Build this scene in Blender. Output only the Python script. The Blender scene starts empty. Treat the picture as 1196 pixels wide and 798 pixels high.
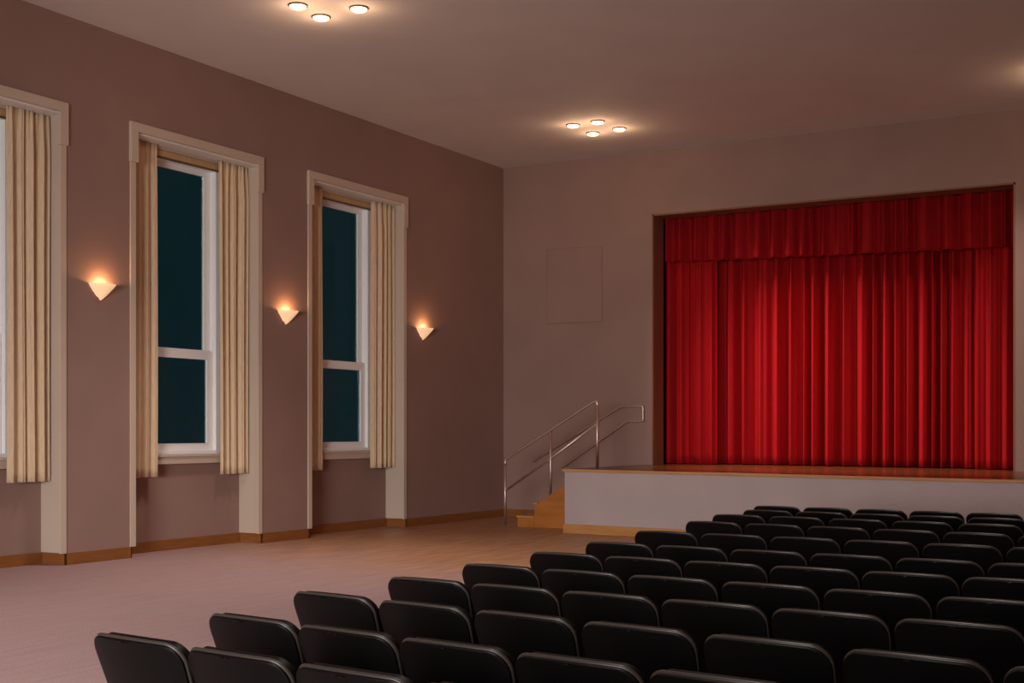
import bpy, bmesh, math, random
from mathutils import Vector, Matrix
random.seed(7)
PI = math.pi
SC = bpy.context.scene
COL = SC.collection

# ------------------------------------------------------------------ helpers
def link(o, parent=None):
    COL.objects.link(o)
    if parent is not None:
        o.parent = parent
    return o

def tag(o, label=None, cat=None, group=None, kind=None):
    if label: o['label'] = label
    if cat: o['category'] = cat
    if group: o['group'] = group
    if kind: o['kind'] = kind
    return o

def empty(name, loc=(0, 0, 0), rz=0.0):
    o = bpy.data.objects.new(name, None)
    o.empty_display_size = 0.1
    o.location = loc
    o.rotation_euler = (0, 0, rz)
    return link(o)

class MB:
    """collects shapes into one mesh"""
    def __init__(self):
        self.bm = bmesh.new()
    def box(self, x0, x1, y0, y1, z0, z1):
        v = [self.bm.verts.new(p) for p in ((x0,y0,z0),(x1,y0,z0),(x1,y1,z0),(x0,y1,z0),
                                            (x0,y0,z1),(x1,y0,z1),(x1,y1,z1),(x0,y1,z1))]
        for f in ((0,3,2,1),(4,5,6,7),(0,1,5,4),(1,2,6,5),(2,3,7,6),(3,0,4,7)):
            self.bm.faces.new([v[i] for i in f])
        return self
    def prism(self, poly, axis, a, b):
        """poly: 2-D points; axis 'x','y','z' = extrusion axis from a to b"""
        def P(p, t):
            if axis == 'x': return (t, p[0], p[1])
            if axis == 'y': return (p[0], t, p[1])
            return (p[0], p[1], t)
        A = [self.bm.verts.new(P(p, a)) for p in poly]
        B = [self.bm.verts.new(P(p, b)) for p in poly]
        n = len(poly)
        self.bm.faces.new(A); self.bm.faces.new(list(reversed(B)))
        for i in range(n):
            self.bm.faces.new((A[i], B[i], B[(i+1) % n], A[(i+1) % n]))
        return self
    def hexa(self, low, high):
        """two quads of 4 points each"""
        A = [self.bm.verts.new(p) for p in low]; B = [self.bm.verts.new(p) for p in high]
        n = len(A)
        self.bm.faces.new(list(reversed(A))); self.bm.faces.new(B)
        for i in range(n):
            self.bm.faces.new((A[i], A[(i+1) % n], B[(i+1) % n], B[i]))
        return self
    def tube(self, pts, r, n=12, cap=True):
        pts = [Vector(p) for p in pts]
        rings = []
        m = len(pts)
        up = None
        for i, p in enumerate(pts):
            if i == 0: t = pts[1]-pts[0]
            elif i == m-1: t = pts[-1]-pts[-2]
            else: t = (pts[i]-pts[i-1]).normalized()+(pts[i+1]-pts[i]).normalized()
            t.normalize()
            if up is None:
                up = Vector((0, 1, 0)) if abs(t.y) < .9 else Vector((1, 0, 0))
            a = t.cross(up).normalized(); b = a.cross(t).normalized(); up = b
            k = 1.0
            if 0 < i < m-1:
                c = t.dot((pts[i]-pts[i-1]).normalized())
                k = 1.0/max(c, .7)
            rings.append([self.bm.verts.new(p+(a*math.cos(2*PI*j/n)*(k if False else 1)+b*math.sin(2*PI*j/n))*r) for j in range(n)])
        for i in range(m-1):
            for j in range(n):
                f = self.bm.faces.new((rings[i][j], rings[i][(j+1) % n], rings[i+1][(j+1) % n], rings[i+1][j]))
                f.smooth = True
        if cap:
            self.bm.faces.new(list(reversed(rings[0]))); self.bm.faces.new(rings[-1])
        return self
    def lathe(self, prof, center=(0,0,0), n=28, a0=0.0, a1=2*PI):
        """profile of (r,z) round the z axis"""
        full = abs(a1-a0-2*PI) < 1e-6
        k = n if full else n+1
        rings = []
        for r, z in prof:
            if r < 1e-6:
                rings.append([self.bm.verts.new((center[0], center[1], center[2]+z))])
            else:
                rings.append([self.bm.verts.new((center[0]+r*math.cos(a0+(a1-a0)*j/n), center[1]+r*math.sin(a0+(a1-a0)*j/n), center[2]+z)) for j in range(k)])
        for i in range(len(rings)-1):
            A, B = rings[i], rings[i+1]
            for j in range(n):
                j2 = (j+1) % k if full else j+1
                if len(A) == 1 and len(B) == 1: continue
                if len(A) == 1: f = self.bm.faces.new((A[0], B[j2], B[j]))
                elif len(B) == 1: f = self.bm.faces.new((A[j], A[j2], B[0]))
                else: f = self.bm.faces.new((A[j], A[j2], B[j2], B[j]))
                f.smooth = True
        return self
    def grid(self, fn, nu, nv, smooth=True):
        V = [[self.bm.verts.new(fn(i/nu, j/nv)) for i in range(nu+1)] for j in range(nv+1)]
        for j in range(nv):
            for i in range(nu):
                f = self.bm.faces.new((V[j][i], V[j][i+1], V[j+1][i+1], V[j+1][i]))
                f.smooth = smooth
        return self
    def mesh(self, name, mat):
        bmesh.ops.recalc_face_normals(self.bm, faces=self.bm.faces)
        me = bpy.data.meshes.new(name)
        self.bm.to_mesh(me); self.bm.free()
        if mat: me.materials.append(mat)
        return me
    def build(self, name, mat, parent=None, bevel=0, seg=2, solid=0, subsurf=0, smooth=False):
        me = self.mesh(name, mat)
        o = bpy.data.objects.new(name, me)
        link(o, parent)
        if solid:
            m = o.modifiers.new('solid', 'SOLIDIFY'); m.thickness = solid; m.offset = 0
        if bevel:
            m = o.modifiers.new('bevel', 'BEVEL'); m.width = bevel; m.segments = seg
            m.limit_method = 'ANGLE'; m.angle_limit = math.radians(35)
            m.harden_normals = False
        if subsurf:
            m = o.modifiers.new('sub', 'SUBSURF'); m.levels = subsurf; m.render_levels = subsurf
        if smooth:
            for p in me.polygons: p.use_smooth = True
        return o

def bake(o):
    """apply the modifiers into the mesh, so copies share it"""
    dg = bpy.context.evaluated_depsgraph_get()
    me = bpy.data.meshes.new_from_object(o.evaluated_get(dg))
    o.modifiers.clear(); o.data = me
    return o

def arc(c, r, a0, a1, n=6):
    return [(c[0]+r*math.cos(a0+(a1-a0)*i/n), c[1]+r*math.sin(a0+(a1-a0)*i/n)) for i in range(n+1)]

def fillet(pts, r, n=5):
    """rounds the corners of a 3-D polyline"""
    pts = [Vector(p) for p in pts]; out = [pts[0]]
    for i in range(1, len(pts)-1):
        p = pts[i]; a = (pts[i-1]-p); b = (pts[i+1]-p)
        ra = min(r, a.length*.45, b.length*.45)
        A = p+a.normalized()*ra; B = p+b.normalized()*ra
        for k in range(n+1):
            t = k/n
            out.append(A*(1-t)**2+p*2*t*(1-t)+B*t*t)
    out.append(pts[-1])
    return out

# ------------------------------------------------------------------ materials
def nodes(name):
    m = bpy.data.materials.new(name); m.use_nodes = True
    nt = m.node_tree
    b = nt.nodes['Principled BSDF']
    return m, nt, b

def N(nt, t, **kw):
    n = nt.nodes.new(t)
    for k, v in kw.items(): setattr(n, k, v)
    return n

def ramp(nt, src, stops):
    r = N(nt, 'ShaderNodeValToRGB')
    e = r.color_ramp.elements
    while len(e) < len(stops): e.new(0.5)
    for i, (p, c) in enumerate(stops):
        e[i].position = p; e[i].color = (*c, 1)
    nt.links.new(src, r.inputs[0])
    return r

def noise(nt, scale, detail=3, vec=None, rough=.5, sx=(1,1,1)):
    t = N(nt, 'ShaderNodeTexCoord'); mp = N(nt, 'ShaderNodeMapping')
    mp.inputs['Scale'].default_value = sx
    nt.links.new(t.outputs['Object'], mp.inputs[0])
    n = N(nt, 'ShaderNodeTexNoise')
    n.inputs['Scale'].default_value = scale; n.inputs['Detail'].default_value = detail
    n.inputs['Roughness'].default_value = rough
    nt.links.new(mp.outputs[0], n.inputs['Vector'])
    return n

def bump(nt, b, src, strength, dist=.01):
    bp = N(nt, 'ShaderNodeBump')
    bp.inputs['Strength'].default_value = strength; bp.inputs['Distance'].default_value = dist
    nt.links.new(src, bp.inputs['Height']); nt.links.new(bp.outputs[0], b.inputs['Normal'])

def mix(c, k): return tuple(min(1, x*k) for x in c)

def paint(name, c, var=.05, rough=.75, scale=1.2, bs=.06):
    m, nt, b = nodes(name)
    n = noise(nt, scale, 4)
    r = ramp(nt, n.outputs[0], [(.3, mix(c, 1-var)), (.7, mix(c, 1+var))])
    nt.links.new(r.outputs[0], b.inputs['Base Color'])
    b.inputs['Roughness'].default_value = rough
    b.inputs['Specular IOR Level'].default_value = .25
    n2 = noise(nt, 90, 3); bump(nt, b, n2.outputs[0], bs, .004)
    return m

def wood(name, c, c2, sx, scale=3, rough=.4, spec=.4):
    m, nt, b = nodes(name)
    n = noise(nt, scale, 6, sx=sx, rough=.6)
    r = ramp(nt, n.outputs[0], [(.3, c2), (.7, c)])
    nt.links.new(r.outputs[0], b.inputs['Base Color'])
    b.inputs['Roughness'].default_value = rough
    b.inputs['Specular IOR Level'].default_value = spec
    bump(nt, b, n.outputs[0], .05, .003)
    return m

def flat(name, c, rough=.5, metal=0.0, spec=.5):
    m, nt, b = nodes(name)
    n = noise(nt, 6, 3)
    r = ramp(nt, n.outputs[0], [(.3, mix(c, .95)), (.7, mix(c, 1.05))])
    nt.links.new(r.outputs[0], b.inputs['Base Color'])
    b.inputs['Roughness'].default_value = rough
    b.inputs['Metallic'].default_value = metal
    b.inputs['Specular IOR Level'].default_value = spec
    return m

def fabric(name, c, sheen=.3, rough=.85, tr=0.0):
    m, nt, b = nodes(name)
    n = noise(nt, 40, 3, sx=(1, 1, .15))
    r = ramp(nt, n.outputs[0], [(.3, mix(c, .92)), (.7, mix(c, 1.08))])
    nt.links.new(r.outputs[0], b.inputs['Base Color'])
    b.inputs['Roughness'].default_value = rough
    b.inputs['Specular IOR Level'].default_value = .15
    b.inputs['Sheen Weight'].default_value = sheen
    b.inputs['Sheen Roughness'].default_value = .4
    b.inputs['Sheen Tint'].default_value = (*mix(c, 1.4), 1)
    return m

def emit(name, c, s):
    m, nt, b = nodes(name)
    b.inputs['Base Color'].default_value = (*c, 1)
    b.inputs['Emission Color'].default_value = (*c, 1)
    b.inputs['Emission Strength'].default_value = s
    return m

WALLC = (.33, .207, .172)
M_WALL = paint('wall_paint', WALLC)
M_CEIL = paint('ceiling_paint', (.74, .715, .71), .03)
M_TRIM = paint('cream_trim_paint', (.62, .50, .40), .03, .5)
M_WHITE = paint('white_window_paint', (.92, .91, .90), .02, .4)
M_BASE = wood('baseboard_wood', (.31, .115, .03), (.23, .08, .018), (1, 1, 8), 2.5, .4)
M_OAK = wood('stair_wood', (.50, .185, .04), (.38, .13, .025), (1, 1, 5), 2, .4)
M_SKIRT = wood('stage_skirting_wood', (.58, .29, .10), (.46, .22, .07), (1, 1, 6), 2, .4)
M_STAGE = wood('stage_floor_wood', (.19, .06, .019), (.12, .036, .011), (.4, 6, 1), 3, .25, .5)
M_NOSE = wood('stage_nosing_wood', (.62, .32, .14), (.5, .24, .1), (.5, 4, 4), 3, .3, .5)
M_PANEL = paint('stage_front_paint', (.50, .405, .395), .05, .7, 1.5)
M_JAMB = wood('proscenium_wood', (.26, .115, .06), (.20, .085, .04), (4, 4, .4), 3, .5)
M_STEEL = flat('brushed_steel', (.72, .62, .54), .45, 1.0)
M_CURT = fabric('cream_curtain_cloth', (.72, .545, .36), .1)
M_BLIND = fabric('tan_blind_cloth', (.55, .36, .18), .1)
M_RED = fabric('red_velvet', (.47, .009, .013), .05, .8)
M_RED_SHADED = fabric('red_velvet_shaded', (.33, .005, .008), .05, .8)  # same velvet darkened: the valance's shade is put into its colour
M_BACK = paint('backstage_black', (.02, .018, .018), .02, .9)
M_SHELL = flat('black_shell_plastic', (.0025, .0021, .002), .45, 0, .12)
M_VINYL = flat('black_vinyl', (.0025, .0022, .002), .5, 0, .12)
M_RIM_LIT = flat('rim_highlight_vinyl', (.034, .026, .022), .38, 0, .35)  # paler colour standing in for light caught on the chair back's rim
M_LEG = flat('black_metal', (.02, .02, .02), .4, .6)
M_RING = flat('bronze_ring', (.16, .085, .04), .5, .2)
M_LAMP = emit('downlight_glass', (1.0, .76, .48), 5.0)
M_SHADE = emit('sconce_glass', (1.0, .64, .36), .62)

# floor: carpet that gives way to boards before the stage
def floor_mat():
    m, nt, b = nodes('carpet_and_boards')
    t = N(nt, 'ShaderNodeTexCoord')
    sep = N(nt, 'ShaderNodeSeparateXYZ'); nt.links.new(t.outputs['Object'], sep.inputs[0])
    nn = noise(nt, .7, 4, sx=(1.6, .35, 1))
    st = noise(nt, 5, 5, sx=(3.0, .22, 1), rough=.65)
    gr = noise(nt, 55, 4, rough=.7)
    # boards begin towards the stage
    ax = N(nt, 'ShaderNodeMath', operation='MULTIPLY_ADD'); ax.inputs[1].default_value = .35
    nt.links.new(sep.outputs['X'], ax.inputs[0]); nt.links.new(sep.outputs['Y'], ax.inputs[2])
    a2 = N(nt, 'ShaderNodeMath', operation='MULTIPLY_ADD'); a2.inputs[1].default_value = 3.0
    nt.links.new(nn.outputs[0], a2.inputs[0]); nt.links.new(ax.outputs[0], a2.inputs[2])
    mr = N(nt, 'ShaderNodeMapRange', interpolation_type='SMOOTHSTEP')
    mr.inputs['From Min'].default_value = 9.4; mr.inputs['From Max'].default_value = 13.8
    nt.links.new(a2.outputs[0], mr.inputs['Value'])
    carpet = ramp(nt, gr.outputs[0], [(.3, (.36, .235, .235)), (.7, (.50, .34, .335))])
    boards = ramp(nt, st.outputs[0], [(.32, (.38, .185, .09)), (.68, (.64, .35, .20))])
    mx = N(nt, 'ShaderNodeMix', data_type='RGBA')
    nt.links.new(mr.outputs[0], mx.inputs['Factor'])
    nt.links.new(carpet.outputs[0], mx.inputs[6]); nt.links.new(boards.outputs[0], mx.inputs[7])
    sm = ramp(nt, st.outputs[0], [(.25, (.86, .86, .86)), (.75, (1.08, 1.08, 1.08))])
    mm = N(nt, 'ShaderNodeMix', data_type='RGBA', blend_type='MULTIPLY'); mm.inputs['Factor'].default_value = 1
    nt.links.new(mx.outputs[2], mm.inputs[6]); nt.links.new(sm.outputs[0], mm.inputs[7])
    nt.links.new(mm.outputs[2], b.inputs['Base Color'])
    rr = N(nt, 'ShaderNodeMapRange'); rr.inputs['To Min'].default_value = .8; rr.inputs['To Max'].default_value = .45
    nt.links.new(mr.outputs[0], rr.inputs['Value']); nt.links.new(rr.outputs[0], b.inputs['Roughness'])
    b.inputs['Specular IOR Level'].default_value = .3
    bump(nt, b, gr.outputs[0], .12, .004)
    return m
M_FLOOR = floor_mat()

def glass_mat():
    m, nt, b = nodes('window_glass')
    b.inputs['Base Color'].default_value = (.55, .8, .85, 1)
    b.inputs['Roughness'].default_value = .02
    b.inputs['IOR'].default_value = 1.14
    b.inputs['Transmission Weight'].default_value = 1.0
    return m
M_GLASS = glass_mat()

# ------------------------------------------------------------------ the room
XL, YB, ZC = -12.86, 22.30, 6.825          # left piers, back wall, ceiling
XR, YF = 4.0, -6.0                         # right wall, wall behind the viewer
XN, XO = -13.27, -13.50                    # niche back, outside face
NICHE = [(8.76, 11.42), (12.485, 15.105), (16.19, 18.91)]
ZH = 5.61                                  # niche soffit
WZ0, WZ1 = 1.34, 5.50                      # window opening
HALF = .80

tag(MB().box(XO, XR+.2, YF-.2, 24.6, -.12, 0).build('floor', M_FLOOR), kind='structure')
tag(MB().box(XO, XR+.2, YF-.2, 24.6, ZC, ZC+.15).build('ceiling', M_CEIL), kind='structure')

w = MB()
edges = [YF-.2]+[v for n in NICHE for v in n]+[YB+.2]
for i in range(0, len(edges), 2):
    w.box(XO, XL, edges[i], edges[i+1], 0, ZC)
for a, b_ in NICHE:
    c = (a+b_)/2
    w.box(XO, XL, a, b_, ZH, ZC)
    w.box(XO, XN, a, c-HALF, 0, ZH); w.box(XO, XN, c+HALF, b_, 0, ZH)
    w.box(XO, XN, c-HALF, c+HALF, 0, WZ0-.02); w.box(XO, XN, c-HALF, c+HALF, WZ1, ZH)
tag(w.build('wall_left', M_WALL), kind='structure')

PX0, PX1, PZ = -9.69, -3.385, 5.655        # stage opening
w = MB()
w.box(XL-.6, PX0, YB, YB+.45, 0, ZC); w.box(PX1, XR+.2, YB, YB+.45, 0, ZC)
w.box(PX0, PX1, YB, YB+.45, PZ, ZC); w.box(PX0, PX1, YB, YB+.45, 0, .95)
tag(w.build('wall_back', M_WALL), kind='structure')
tag(MB().box(XR, XR+.2, YF-.2, YB+.4, 0, ZC).build('wall_right', M_WALL), kind='structure')
tag(MB().box(XO, XR+.2, YF-.2, YF, 0, ZC).build('wall_front', M_WALL), kind='structure')
w = MB()
w.box(-11.2, -11.1, YB+.45, 24.4, 0, ZC); w.box(-2.0, -1.9, YB+.45, 24.4, 0, ZC); w.box(-11.2, -1.9, 24.4, 24.5, 0, ZC)
tag(w.build('wall_backstage', M_BACK), kind='structure')

# lining of the stage opening
w = MB()
w.box(PX0-.01, PX0+.02, YB-.004, YB+.47, .9, PZ+.01)
w.box(PX1-.02, PX1+.01, YB-.004, YB+.47, .9, PZ+.01)
w.box(PX0-.01, PX1+.01, YB-.004, YB+.47, PZ-.02, PZ+.01)
tag(w.build('trim_4', M_JAMB), kind='structure')

# baseboards
def bb(m, x0, x1, y0, y1): m.box(x0, x1, y0, y1, 0, .145)
w = MB()
T = .022
for i in range(0, len(edges), 2):
    bb(w, XL, XL+T, max(edges[i], YF)-(T if i else 0), min(edges[i+1], YB)+(T if i+2 < len(edges) else 0))
for a, b_ in NICHE:
    bb(w, XN, XN+T, a, b_)
    bb(w, XN, XL+T, a, a+T); bb(w, XN, XL+T, b_-T, b_)
tag(w.build('baseboard_left', M_BASE, bevel=.004), kind='structure')
w = MB(); bb(w, XL, -9.8, YB-T, YB)
tag(w.build('baseboard_back', M_BASE, bevel=.004), kind='structure')

# ------------------------------------------------------------------ windows and their casings
for k, (a, b_) in enumerate(NICHE):
    c = (a+b_)/2
    # casing: thin strips up both sides, an eared head, cream reveals
    w = MB()
    S = .095
    w.box(XL-.01, XL+.018, a, a+S, .145, ZH-.4); w.box(XL-.01, XL+.018, b_-S, b_, .145, ZH-.4)
    w.box(XN, XL, a, a+.03, .145, ZH); w.box(XN, XL, b_-.03, b_, .145, ZH)
    w.box(XL-.01, XL+.045, a-.012, b_+.012, ZH, ZH+.12)
    w.box(XL-.01, XL+.045, a-.012, a+.118, ZH-.405, ZH); w.box(XL-.01, XL+.045, b_-.118, b_+.012, ZH-.405, ZH)
    tag(w.build('trim_%d' % (k+1), M_TRIM, bevel=.004), kind='structure')
    tag(MB().box(XN, XL-.004, a+.03, b_-.03, ZH-.02, ZH).build('soffit_lining', M_WHITE), kind='structure').name = 'trim_%d' % (k+5)
    # double-hung window
    w = MB(); F = .10
    xo, xi = -13.42, -13.20
    w.box(xo, xi, c-HALF, c-HALF+F, WZ0, WZ1); w.box(xo, xi, c+HALF-F, c+HALF, WZ0, WZ1)
    w.box(xo, xi, c-HALF+F, c+HALF-F, WZ1-.055, WZ1); w.box(xo, xi, c-HALF+F, c+HALF-F, WZ0, WZ0+.05)
    root = tag(w.build('window_%d' % (k+1), M_WHITE, bevel=.006), kind='structure')
    mid = 2.77
    for nm, x0, x1, z0, z1 in (('lower_sash', -13.31, -13.255, WZ0+.045, mid+.065), ('upper_sash', -13.37, -13.315, mid-.065, WZ1-.045)):
        w = MB(); st = .105; y0, y1 = c-HALF+F+.006, c+HALF-F-.006
        rb, rt = (.09, .12) if nm == 'lower_sash' else (.12, .075)
        w.box(x0, x1, y0, y0+st, z0, z1); w.box(x0, x1, y1-st, y1, z0, z1)
        w.box(x0, x1, y0+st, y1-st, z0, z0+rb); w.box(x0, x1, y0+st, y1-st, z1-rt, z1)
        for q in (0, 1):   # glazing bead
            yy = y0+st if q == 0 else y1-st-.018
            w.box(x0+.005, x1+.006, yy, yy+.018, z0+rb, z1-rt)
        w.box(x0+.005, x1+.006, y0+st, y1-st, z0+rb, z0+rb+.016); w.box(x0+.005, x1+.006, y0+st, y1-st, z1-rt-.016, z1-rt)
        s_ = w.build(nm, M_WHITE, root, bevel=.004)
        MB().box(x0+.022, x0+.03, y0+st-.005, y1-st+.005, z0+rb-.005, z1-rt+.005).build('pane', M_GLASS, s_)
    w = MB()
    w.box(XN-.02, XN+.13, c-HALF-.06, c+HALF+.06, WZ0-.035, WZ0)
    w.box(XN, XN+.105, c-HALF-.04, c+HALF+.04, WZ0-.135, WZ0-.035)
    w.build('window_sill', M_TRIM, root, bevel=.006)

# ------------------------------------------------------------------ window curtains and blinds
def drape(y0, y1, xc, z0, z1, folds, seed, amp=.055, bow=0.0):
    rnd = random.Random(seed)
    ph = rnd.random()*6; p2 = rnd.random()*6; p3 = rnd.random()*6
    w = MB()
    def fn(u, v):
        z = z0+(z1-z0)*v
        top = max(0.0, (v-.9)/.1)
        uu = u+.018*math.sin(2*PI*u*2+p2)
        a = amp*(1-.45*top)*(.75+.35*math.sin(2*PI*u*1.3+p3))
        x = xc+a*(2*abs(math.sin(PI*folds*uu+ph+.12*math.sin(v*2.2+p2)))**.75-1)
        x += .010*math.sin(2*PI*folds*2.3*uu+p3)*(1-.3*v)+.014*top*math.sin(2*PI*folds*3*u+p2)
        y = y0+(y1-y0)*u+.012*math.sin(v*3+p2+u*3)+bow*math.sin(PI*min(1, v*1.02))*(1 if u < .5 else 0)*(1-2*u)
        y += .012*math.sin(2*PI*(folds*uu)+2*ph)
        return (x, y, z)
    w.grid(fn, 110, 36)
    return w

wins = ['nearest window at the left edge', 'middle window', 'farthest window beside the stage end']
def curtain(k, side, y0, y1, folds, seed):
    names = ['the window cut by the left edge', 'the middle window', 'the far window nearest the stage']
    w = drape(y0, y1, -13.09, 1.04, 5.585, folds, seed)
    o = w.build('window_curtain', M_CURT, None, solid=.006)
    tag(o, 'cream pleated curtain hanging at the %s side of %s' % (side, names[k]), 'curtain', 'cream window curtains')
    return o
for k, (a, b_) in enumerate(NICHE):
    if k: curtain(k, 'left', a+.05, a+.70, 3.6, 11+k)
    curtain(k, 'right', b_-.70, b_-.07, 4.2, 31+k)
    c = (a+b_)/2
    root = empty('roller_blind', (-13.17, c, 5.46))
    tag(root, 'rolled up tan blind above %s' % ['the window cut by the left edge', 'the middle window', 'the far window nearest the stage'][k],
        'blind', 'tan roller blinds')
    MB().box(-.03, .03, -.78, .78, .095, .128).build('head_rail', M_TRIM, root, bevel=.005)
    w = MB()
    prof = [(-.03, .0), (.02, .0), (.036, .02), (.04, .05), (.036, .085), (.02, .094), (-.03, .094)]
    w.prism(prof, 'y', -.77, .77)
    w.build('rolled_cloth', M_BLIND, root, bevel=.004)
    MB().box(-.028, .024, -.765, .765, -.018, .0).build('bottom_bar', M_RING, root)

# ------------------------------------------------------------------ stage
ZS0, ZS1 = 1.05, 1.02
SXA, SXB = -9.85, 3.9
def zs(x): return ZS0+(ZS1-ZS0)*min(1, max(0, (x+9.85)/6.46))
def fy(x, off=0.0): return 19.04-.09*(x+9.85)+off
stage = empty('stage', (-6.5, 20.6, 0))
tag(stage, 'raised stage with mauve front panel and wooden edge beneath the red curtain', 'stage')
def sp(*p): return (p[0]+6.5, p[1]-20.6, p[2])
def slab(x0, x1, y_of, y1, zlo, zhi, mat, name, bevel=0, nseg=1):
    w = MB(); xs = [x0+(x1-x0)*i/nseg for i in range(nseg+1)]
    for i in range(nseg):
        a, b_ = xs[i], xs[i+1]
        w.hexa([sp(a, y_of(a), zlo(a)), sp(b_, y_of(b_), zlo(b_)), sp(b_, y1(b_), zlo(b_)), sp(a, y1(a), zlo(a))],
               [sp(a, y_of(a), zhi(a)), sp(b_, y_of(b_), zhi(b_)), sp(b_, y1(b_), zhi(b_)), sp(a, y1(a), zhi(a))])
    bmesh.ops.remove_doubles(w.bm, verts=w.bm.verts, dist=1e-5)
    return w.build(name, mat, stage, bevel=bevel)
def splitslab(name, mat, x0, x1, f0, f1, lo, hi, bevel=0):
    return slab(x0, x1, f0, f1, lo, hi, mat, name, bevel)
XE = -3.39
slab(SXA, SXB, lambda x: fy(x, .045), lambda x: YB-.001, lambda x: 0, lambda x: zs(x)-.045 if x < 0 else ZS1-.045, M_PANEL, 'front_panel')
w = MB()
def quadslab(w, x0, x1, y0f, y1f, dz0, dz1):
    w.hexa([sp(x0, y0f(x0), zs(x0)+dz0), sp(x1, y0f(x1), zs(x1)+dz0), sp(x1, y1f(x1), zs(x1)+dz0), sp(x0, y1f(x0), zs(x0)+dz0)],
           [sp(x0, y0f(x0), zs(x0)+dz1), sp(x1, y0f(x1), zs(x1)+dz1), sp(x1, y1f(x1), zs(x1)+dz1), sp(x0, y1f(x0), zs(x0)+dz1)])
quadslab(w, SXA+.0, XE, lambda x: fy(x, .05), lambda x: YB-.001, -.045, 0)
quadslab(w, XE, SXB, lambda x: fy(x, .05), lambda x: YB-.001, -.045, 0)
quadslab(w, PX0+.03, PX1-.03, lambda x: YB-.001, lambda x: 24.35, -.045, 0)
w.build('stage_floor', M_STAGE, stage)
w = MB()
quadslab(w, SXA-.03, XE, lambda x: fy(x), lambda x: fy(x, .05), -.045, .002)
quadslab(w, XE, SXB, lambda x: fy(x), lambda x: fy(x, .05), -.045, .002)
bmesh.ops.remove_doubles(w.bm, verts=w.bm.verts, dist=1e-4)
w.build('nosing', M_NOSE, stage, bevel=.012, seg=3)
w = MB()
w.hexa([sp(SXA-.02, fy(SXA, .02), 0), sp(SXB, fy(SXB, .02), 0), sp(SXB, fy(SXB, .045), 0), sp(SXA-.02, fy(SXA, .045), 0)],
       [sp(SXA-.02, fy(SXA, .02), .15), sp(SXB, fy(SXB, .02), .15), sp(SXB, fy(SXB, .045), .15), sp(SXA-.02, fy(SXA, .045), .15)])
w.build('skirting', M_SKIRT, stage, bevel=.005)

# stage curtain: legs at both sides in front of the middle cloth, short valance above
def velvet(x0, x1, yc, z0f, z1, n, seed, amp, fine=1.0, cols=420, rows=26, hang=1.0):
    rnd = random.Random(seed)
    # irregular pleats: cumulative phase with random pleat widths
    pl = [rnd.uniform(.55, 1.5) for _ in range(n)]
    tot = sum(pl); cum = [0]
    for p in pl: cum.append(cum[-1]+p/tot)
    am = [rnd.uniform(.55, 1.25) for _ in range(n+1)]
    sk = [rnd.uniform(-.5, .5) for _ in range(n+1)]
    dr = [rnd.uniform(-.35, .35) for _ in range(n+1)]
    lk = [rnd.uniform(0, 6.28) for _ in range(n+1)]
    def fn(u, v):
        import bisect
        uu = min(max(u, 0), .999999)
        i = bisect.bisect_right(cum, uu)-1
        i = min(i, n-1)
        t = (uu-cum[i])/(cum[i+1]-cum[i])
        a = am[i]*(1-t)+am[i+1]*t
        s = (sk[i]*(1-t)+sk[i+1]*t)
        d = (dr[i]*(1-t)+dr[i+1]*t)
        low = 1-v
        ph = 2*PI*t+s*math.sin(2*PI*t)+d*low*hang
        y = yc-amp*a*(.72+.28*low*hang)*(2*abs(math.sin(ph/2))**1.25-1)
        L = lk[i]*(1-t)+lk[i+1]*t
        y += fine*(.020*math.sin(2*PI*t*2+L)+.014*math.sin(2*PI*t*3+L*1.7+d*low*2))
        x = x0+(x1-x0)*u+.012*math.sin(ph*1.0)+d*.03*low*hang
        z0 = z0f(x)
        return (x, y, z0+(z1-z0)*v)
    w = MB(); w.grid(fn, cols, rows)
    return w

def stage_cloth(name, w, mat, label, cat, group=None):
    o = w.build(name, mat, None, solid=.008)
    return tag(o, label, cat, group)
stage_cloth('stage_curtain', velvet(-9.0, -3.7, 23.50, lambda x: zs(x)+.015, 5.5, 22, 5, .19, .7, cols=640), M_RED,
            'long red pleated middle cloth closing the stage behind the short valance', 'curtain')
stage_cloth('stage_curtain', velvet(-9.83, -8.76, 23.12, lambda x: zs(x)+.012, 5.5, 5, 9, .10, .7, cols=170), M_RED,
            'narrow red side drape at the left end of the stage opening', 'curtain', 'red side drapes')
stage_cloth('stage_curtain', velvet(-4.17, -3.2, 23.12, lambda x: zs(x)+.012, 5.5, 4, 14, .11, .7, cols=150), M_RED,
            'narrow red side drape at the right end of the stage opening', 'curtain', 'red side drapes')
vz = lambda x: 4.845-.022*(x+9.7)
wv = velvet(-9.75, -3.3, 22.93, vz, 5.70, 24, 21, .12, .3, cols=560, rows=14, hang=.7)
o = stage_cloth('stage_valance', wv, M_RED_SHADED, 'short red pleated valance along the top of the stage opening', 'valance')

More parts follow.
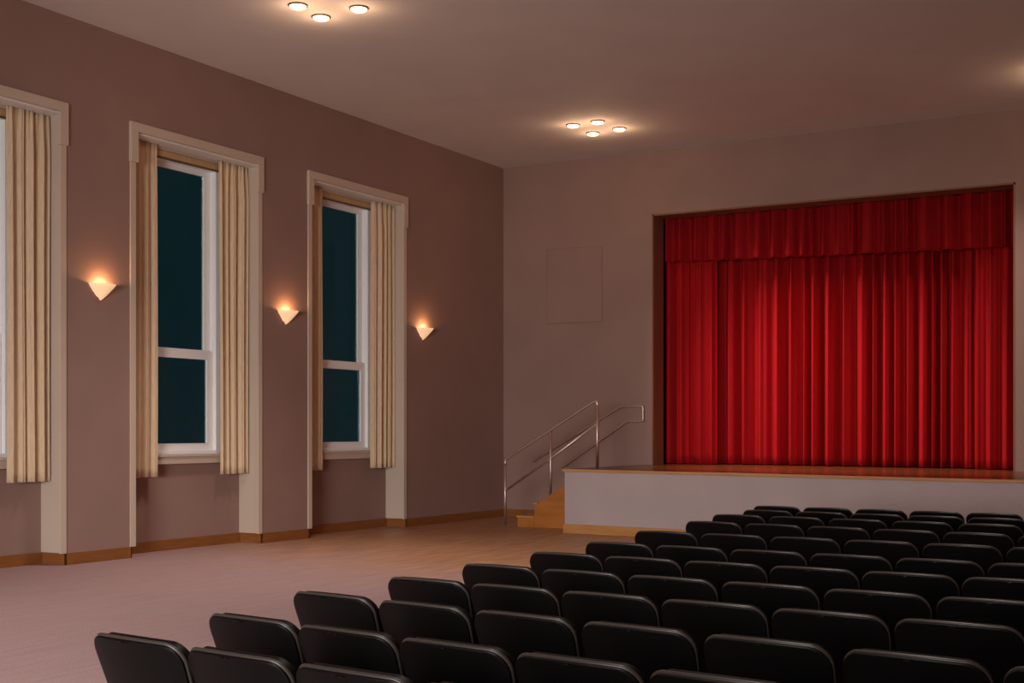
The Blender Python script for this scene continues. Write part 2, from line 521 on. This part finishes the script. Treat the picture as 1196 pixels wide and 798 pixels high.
# ------------------------------------------------------------------ stage stairs
YS = 19.95
st = empty('stage_stairs', (-10.55, 21.1, 0))
tag(st, 'orange wooden steps with closed side panel at the left end of stage', 'stairs')
ox, oy = -10.55, 21.1
xs = [-11.22, -10.89, -10.52, -10.19]
zt = [.195, .43, .60, .80]
for i in range(4):
    x1 = -9.86
    # riser block and tread
    back = YB-.03
    x2 = xs[i+1] if i < 3 else x1
    zb = 0
    w = MB(); w.box(xs[i]-ox, x2-ox, YS+.03-oy if i else YS-oy, back-oy, 0, zt[i]-.03)
    w.build('riser', M_OAK, st)
    w = MB(); yf = YS-.012 if i == 0 else YS+.03
    w.box(xs[i]-.025-ox, x2-ox, yf-oy, back-oy, zt[i]-.03, zt[i])
    if i == 1: w.box(xs[i]-.025-ox, xs[i]+.075-ox, YS-.012-oy, YS+.031-oy, zt[i]-.03, zt[i])
    w.build('tread', M_NOSE if i < 2 else M_OAK, st, bevel=.008)
w = MB()
w.prism([(-10.885-ox, 0), (-9.86-ox, 0), (-9.86-ox, 1.0), (-10.80-ox, .432), (-10.80-ox, .40), (-10.885-ox, .40)], 'y', YS-oy, YS+.03-oy)
w.build('stringer', M_OAK, st)

# front handrail
YR = 20.2
hr = empty('stair_handrail', (-10.7, YR, 0))
tag(hr, 'brushed steel handrail with three posts on the front side of the stage steps', 'handrail')
def hp(x, z, y=0): return (x+10.7, y, z)
R = .024
top = fillet([hp(-11.615, 0.0), hp(-11.615, 1.163), hp(-9.862, 2.175), hp(-9.80, 2.13), hp(-9.80, 1.05)], .06)
w = MB(); w.tube(fillet([hp(-11.615, 1.05), hp(-11.615, 1.163), hp(-9.875, 2.170), hp(-9.80, 2.175), hp(-9.80, 2.05)], .07), R)
w.build('top_rail', M_STEEL, hr)
MB().tube([hp(-11.6, .616), hp(-10.7, 1.19), hp(-9.80, 1.80)], R*.85).build('mid_rail', M_STEEL, hr)
MB().tube([hp(-11.615, 0), hp(-11.615, 1.06)], R).build('post', M_STEEL, hr)
MB().tube([hp(-10.703, .43), hp(-10.703, 1.68)], R).build('post', M_STEEL, hr)
MB().tube([hp(-9.80, 1.05), hp(-9.80, 2.11)], R*1.12).build('post', M_STEEL, hr)

# wall handrail
wr = empty('wall_handrail', (-10.9, YB, 1.0))
tag(wr, 'looped double steel handrail fixed to the wall behind the stage steps', 'handrail')
def wp(x, z, y=-.08): return (x+10.9, y, z-1.0)
loop = fillet([wp(-12.155, 1.088, -.02), wp(-12.155, 1.088), wp(-10.296, 2.128), wp(-9.845, 2.128), wp(-9.845, 1.852),
               wp(-10.167, 1.852), wp(-11.53, .975), wp(-11.53, .975, -.02)], .045)
MB().tube(loop, .02).build('rail', M_STEEL, wr)
for x, z in ((-11.2, 1.622), (-10.1, 2.128), (-10.6, 1.573)):
    MB().tube([wp(x, z, -.005), wp(x, z, -.08)], .009).build('bracket', M_STEEL, wr)

# blank panel on the back wall
w = MB()
pn = empty('wall_panel', (-11.31, YB, 4.46))
tag(pn, 'blank square painted panel on the wall above the stage steps', 'panel')
MB().box(-.575, .575, -.012, 0, -.695, .695).build('panel_face', M_WALL, pn)
w = MB()
w.box(-.60, -.575, -.022, 0, -.72, .72); w.box(.575, .60, -.022, 0, -.72, .72)
w.box(-.575, .575, -.022, 0, -.72, -.695); w.box(-.575, .575, -.022, 0, .695, .72)
w.build('panel_frame', M_WALL, pn, bevel=.004)

# ------------------------------------------------------------------ lights: wall sconces
def light(name, kind, parent, loc, energy, color, **kw):
    l = bpy.data.lights.new(name, kind); l.energy = energy; l.color = color
    for k, v in kw.items():
        setattr(l, k, v)
    o = bpy.data.objects.new(name, l); o.location = loc
    link(o, parent)
    return o
WARM = (1.0, .56, .25)
for k, (y, z) in enumerate(((11.98, 3.335), (15.66, 3.29), (19.43, 3.285))):
    s = empty('wall_sconce', (XL, y, z))
    tag(s, 'lit cone-shaped glass wall sconce %s' % ['between the window at the left edge and the middle window',
        'between the middle window and the far window', 'right of the far window, nearest the stage'][k], 'sconce', 'wall sconces')
    w = MB()
    prof = [(.0, 0), (.03, .018), (.075, .062), (.125, .118), (.17, .168), (.195, .205), (.187, .205), (.16, .164), (.115, .115), (.065, .062), (.02, .022)]
    w.lathe(prof, (0.004, 0, 0), 28, -PI/2, PI/2)
    w.build('shade', M_SHADE, s)
    MB().box(0, .012, -.05, .05, .02, .17).build('backplate', M_RING, s, bevel=.003)
    light('bulb', 'POINT', s, (.085, 0, .165), 8.5, (1.0, .57, .27), shadow_soft_size=.04)

# ceiling downlights
BEAM, HALO, BANG = 215.0, 4.2, math.radians(92)
spots = [(-10.10, 12.53), (-9.49, 12.30), (-10.13, 13.02), (-9.52, 12.98),
         (-10.01, 19.70), (-9.54, 19.68), (-9.98, 20.40), (-9.44, 20.32)]
for dx, dy in ((-.29, -.28), (.29, -.28), (-.29, .28), (.29, .28)): spots.append((-2.25+dx, 20.2+dy))
DL = ['farther-left lamp of the near ceiling cluster', 'lamp of the near ceiling cluster closest to the picture top',
      'lowest lamp of the near ceiling cluster', 'rightmost lamp of the near ceiling cluster',
      'leftmost lamp of the ceiling cluster before the stage', 'topmost lamp of the ceiling cluster before the stage',
      'lowest lamp of the ceiling cluster before the stage', 'rightmost lamp of the ceiling cluster before the stage'] + \
     ['lamp of the ceiling cluster past the right edge']*4
for i, (x, y) in enumerate(spots):
    d = empty('ceiling_downlight', (x, y, ZC))
    tag(d, 'small round lit '+DL[i], 'ceiling light', 'ceiling lights past the right edge' if i >= 8 else 'ceiling downlights')
    w = MB(); w.lathe([(.09, .0), (.120, .0), (.120, -.012), (.116, -.017), (.098, -.017), (.09, 0)], (0, 0, 0), 28)
    w.build('trim_ring', M_RING, d)
    w = MB(); w.lathe([(.102, -.014), (.098, -.028), (.078, -.040), (.04, -.047), (0, -.049)], (0, 0, 0), 28)
    w.build('diffuser', M_LAMP, d)
    light('halo', 'POINT', d, (0, 0, -.24), HALO, (1.0, .60, .34), shadow_soft_size=.05)
    bo = light('beam', 'SPOT', d, (0, 0, -.09), BEAM*(1 if y < 19 else 2.1 if x < -6 else .5), (1.0, .84, .74), shadow_soft_size=.06, spot_size=BANG*(.74 if y > 19 else 1), spot_blend=1.0)
    if y > 19:      # the lamps before the stage are turned in towards the curtain
        aim = Vector((-5.9 if x < -6 else -5.4, 22.4, 0.8))-Vector((x, y, ZC))
        bo.rotation_euler = aim.to_track_quat('-Z', 'Y').to_euler()
# the clusters of the rest of the hall, behind and above the picture
for x, y in ((-9.76, 5.4), (-2.4, 12.85), (-2.4, 5.4), (-9.76, -2.0)):
    light('hall_beam', 'SPOT', None, (x, y, ZC-.1), BEAM*4, (1.0, .86, .78), shadow_soft_size=.3, spot_size=BANG, spot_blend=1.0)

# neutral white fill added unseen behind the viewer; no fixture stands there
a = light('rear_fill_light', 'AREA', None, (-4.0, YF+.4, 2.2), 520.0, (1.0, .96, .94), shape='RECTANGLE', size=6.0, size_y=2.6, spread=math.radians(72))
a.rotation_euler = (math.radians(80), 0, math.radians(17))

# ------------------------------------------------------------------ auditorium chairs
CH = 0.86
W2 = .267
def back_surface(W, zt, z0, r, crown, curve, off, nx=20, nz=16):
    """a rounded, reclined, slightly wrapped back; y grows forward"""
    w = MB()
    def fn(u, v):
        s = 2*u-1
        # denser rows toward the rounded top
        vv = 1-(1-v)**1.8
        z = z0+(zt-z0)*vv
        base = W-.035*(1-min(1, (z-z0)/(zt-z0)))**1.3
        dz = z-(zt-r)
        hw = base if dz <= 0 else base-r+math.sqrt(max(0, r*r-dz*dz))
        x = s*hw
        zz = z-crown*(x/W)**2*max(0, min(1, (z-z0)/(zt-z0)))
        y = off+.17*((zt-z)/(zt-z0))+curve*(x/W)**2
        return (x, y, zz)
    w.grid(fn, nx, nz)
    return w
proto = empty('auditorium_chair')
o = back_surface(W2, CH, .40, .075, .010, .045, .016).build('back_shell', M_SHELL, proto, solid=.03, bevel=.013, seg=4); bake(o)
for p in o.data.polygons: p.use_smooth = True
o = back_surface(W2-.006, CH+.001, .44, .075, .010, .045, .050).build('back_cushion', M_VINYL, proto, solid=.038, bevel=.014, seg=3); bake(o)
for p in o.data.polygons: p.use_smooth = True
shell = o
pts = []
for k in range(41):           # rim highlight modelled as a paler strip along the sides and top
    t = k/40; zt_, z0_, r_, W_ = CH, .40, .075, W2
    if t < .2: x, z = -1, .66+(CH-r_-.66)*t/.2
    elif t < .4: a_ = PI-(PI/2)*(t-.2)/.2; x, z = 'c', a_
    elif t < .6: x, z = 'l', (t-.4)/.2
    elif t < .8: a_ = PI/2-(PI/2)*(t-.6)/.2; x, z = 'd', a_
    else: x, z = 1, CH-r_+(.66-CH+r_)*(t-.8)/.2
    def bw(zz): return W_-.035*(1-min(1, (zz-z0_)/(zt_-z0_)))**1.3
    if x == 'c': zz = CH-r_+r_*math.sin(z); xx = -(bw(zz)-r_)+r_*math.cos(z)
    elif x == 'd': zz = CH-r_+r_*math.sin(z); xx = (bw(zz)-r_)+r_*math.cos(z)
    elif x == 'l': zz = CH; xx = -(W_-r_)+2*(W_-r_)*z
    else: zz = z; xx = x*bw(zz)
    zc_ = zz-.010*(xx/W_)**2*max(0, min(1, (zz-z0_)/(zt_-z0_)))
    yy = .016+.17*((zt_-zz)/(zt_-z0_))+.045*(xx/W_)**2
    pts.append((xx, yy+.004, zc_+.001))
o = MB().tube(pts, .0085, 8).build('rim_highlight', M_RIM_LIT, proto)
w = MB(); w.box(-.235, .235, .16, .62, .36, .45)
o = w.build('seat', M_VINYL, proto, bevel=.03, seg=3); bake(o)
for p in o.data.polygons: p.use_smooth = True
for sx in (-1, 1):
    w = MB(); x = sx*.2
    w.prism([(.30, .0), (.40, .0), (.46, .365), (.30, .365)], 'x', x-.02, x+.02)
    w.box(x-.03, x+.03, .17, .56, 0, .025)
    o = w.build('leg', M_LEG, proto, bevel=.004); bake(o)
w = MB()
w.prism([(.06, .60), (.40, .585), (.43, .60), (.43, .62), (.40, .63), (.04, .635)], 'x', .266, .286)
w.prism([(.20, .36), (.34, .36), (.30, .59), (.22, .59)], 'x', .267, .285)
w.box(.2, .28, .24, .30, .38, .42)
o = w.build('armrest', M_SHELL, proto, bevel=.006); bake(o)

ORD = ['first', 'second', 'third', 'fourth', 'fifth', 'sixth', 'seventh', 'eighth', 'ninth', 'tenth', 'eleventh', 'twelfth']
ROWS = [  # left corner x of every chair back, row line y = a + b*(x+4)
    (3.65, -.13, [-3.955, -3.39, -2.82, -2.26]),
    (4.295, -.136, [-3.92, -3.37, -2.83, -2.29, -1.74, -1.18]),
    (5.075, -.13, [-4.10, -3.56, -3.01, -2.43, -1.84, -1.25, -.69]),
    (5.845, -.089, [-4.06, -3.53, -2.99, -2.42, -1.84, -1.28, -.72]),
    (6.655, -.076, [-4.10, -3.54, -2.99, -2.43, -1.84, -1.28]),
    (7.53, -.052, [-4.10, -3.57, -3.03, -2.47, -1.89, -1.33]),
    (8.43, -.061, [-4.14, -3.61, -3.06, -2.48, -1.91, -1.35]),
    (9.57, -.039, [-4.28, -3.73, -3.15, -2.55, -2.00, -1.45]),
    (10.82, -.09, [-4.38, -3.81, -3.22, -2.64, -2.10, -1.56]),
    (11.84, -.07, [-4.53, -3.93, -3.32, -2.74, -2.19, -1.64]),
    (12.68, -.065, [-4.50, -3.93, -3.37, -2.82, -2.28, -1.73]),
    (13.42, -.063, [-4.63, -4.08, -3.53, -2.98, -2.43, -1.88]),
]
parts = list(proto.children)
first = True
for ri, (ya, yb, xs_) in enumerate(ROWS):
    ang = math.atan(yb)
    n_ = len(xs_); mx_ = sum(xs_)/n_        # even spacing along the row
    step = max(.556, sum((i-(n_-1)/2)*x for i, x in enumerate(xs_))/sum((i-(n_-1)/2)**2 for i in range(n_)))
    xs_ = [mx_+(i-(n_-1)/2)*step for i in range(n_)]
    for ci, xl in enumerate(xs_):
        xc = xl+W2-.068; yc = ya+yb*(xl+4)+yb*W2
        lab = 'black padded auditorium chair, %s seat from the left in the %s row from the viewer' % (ORD[ci], ORD[ri])
        if first:
            c = proto; first = False
        else:
            c = proto.copy(); COL.objects.link(c)
            for p in parts:
                q = p.copy(); COL.objects.link(q); q.parent = c
        c.location = (xc, yc, 0); c.rotation_euler = (0, 0, ang)
        tag(c, lab, 'chair', 'auditorium chairs')

# ------------------------------------------------------------------ dusk outside
wd = bpy.data.worlds.new('dusk'); SC.world = wd; wd.use_nodes = True
nt = wd.node_tree; bg = nt.nodes['Background']
bg.inputs[0].default_value = (.018, .054, .060, 1); bg.inputs[1].default_value = .29

# ------------------------------------------------------------------ camera and view
cam = bpy.data.cameras.new('camera'); co = bpy.data.objects.new('camera', cam); COL.objects.link(co)
cam.sensor_width = 36.0; cam.lens = 1532/1196*36
co.location = (0, 0, 1.65); co.rotation_euler = (PI/2, 0, math.radians(29.6))
cam.shift_y = 106/1196
cam.clip_end = 200
SC.camera = co
SC.view_settings.view_transform = 'Standard'
SC.view_settings.look = 'None'
SC.view_settings.gamma = 1.0
SC.view_settings.use_curve_mapping = False
SC.view_settings.exposure = 0.0
SC.cycles.use_denoising = True
SC.cycles.max_bounces = 8
SC.cycles.sample_clamp_indirect = 3.0
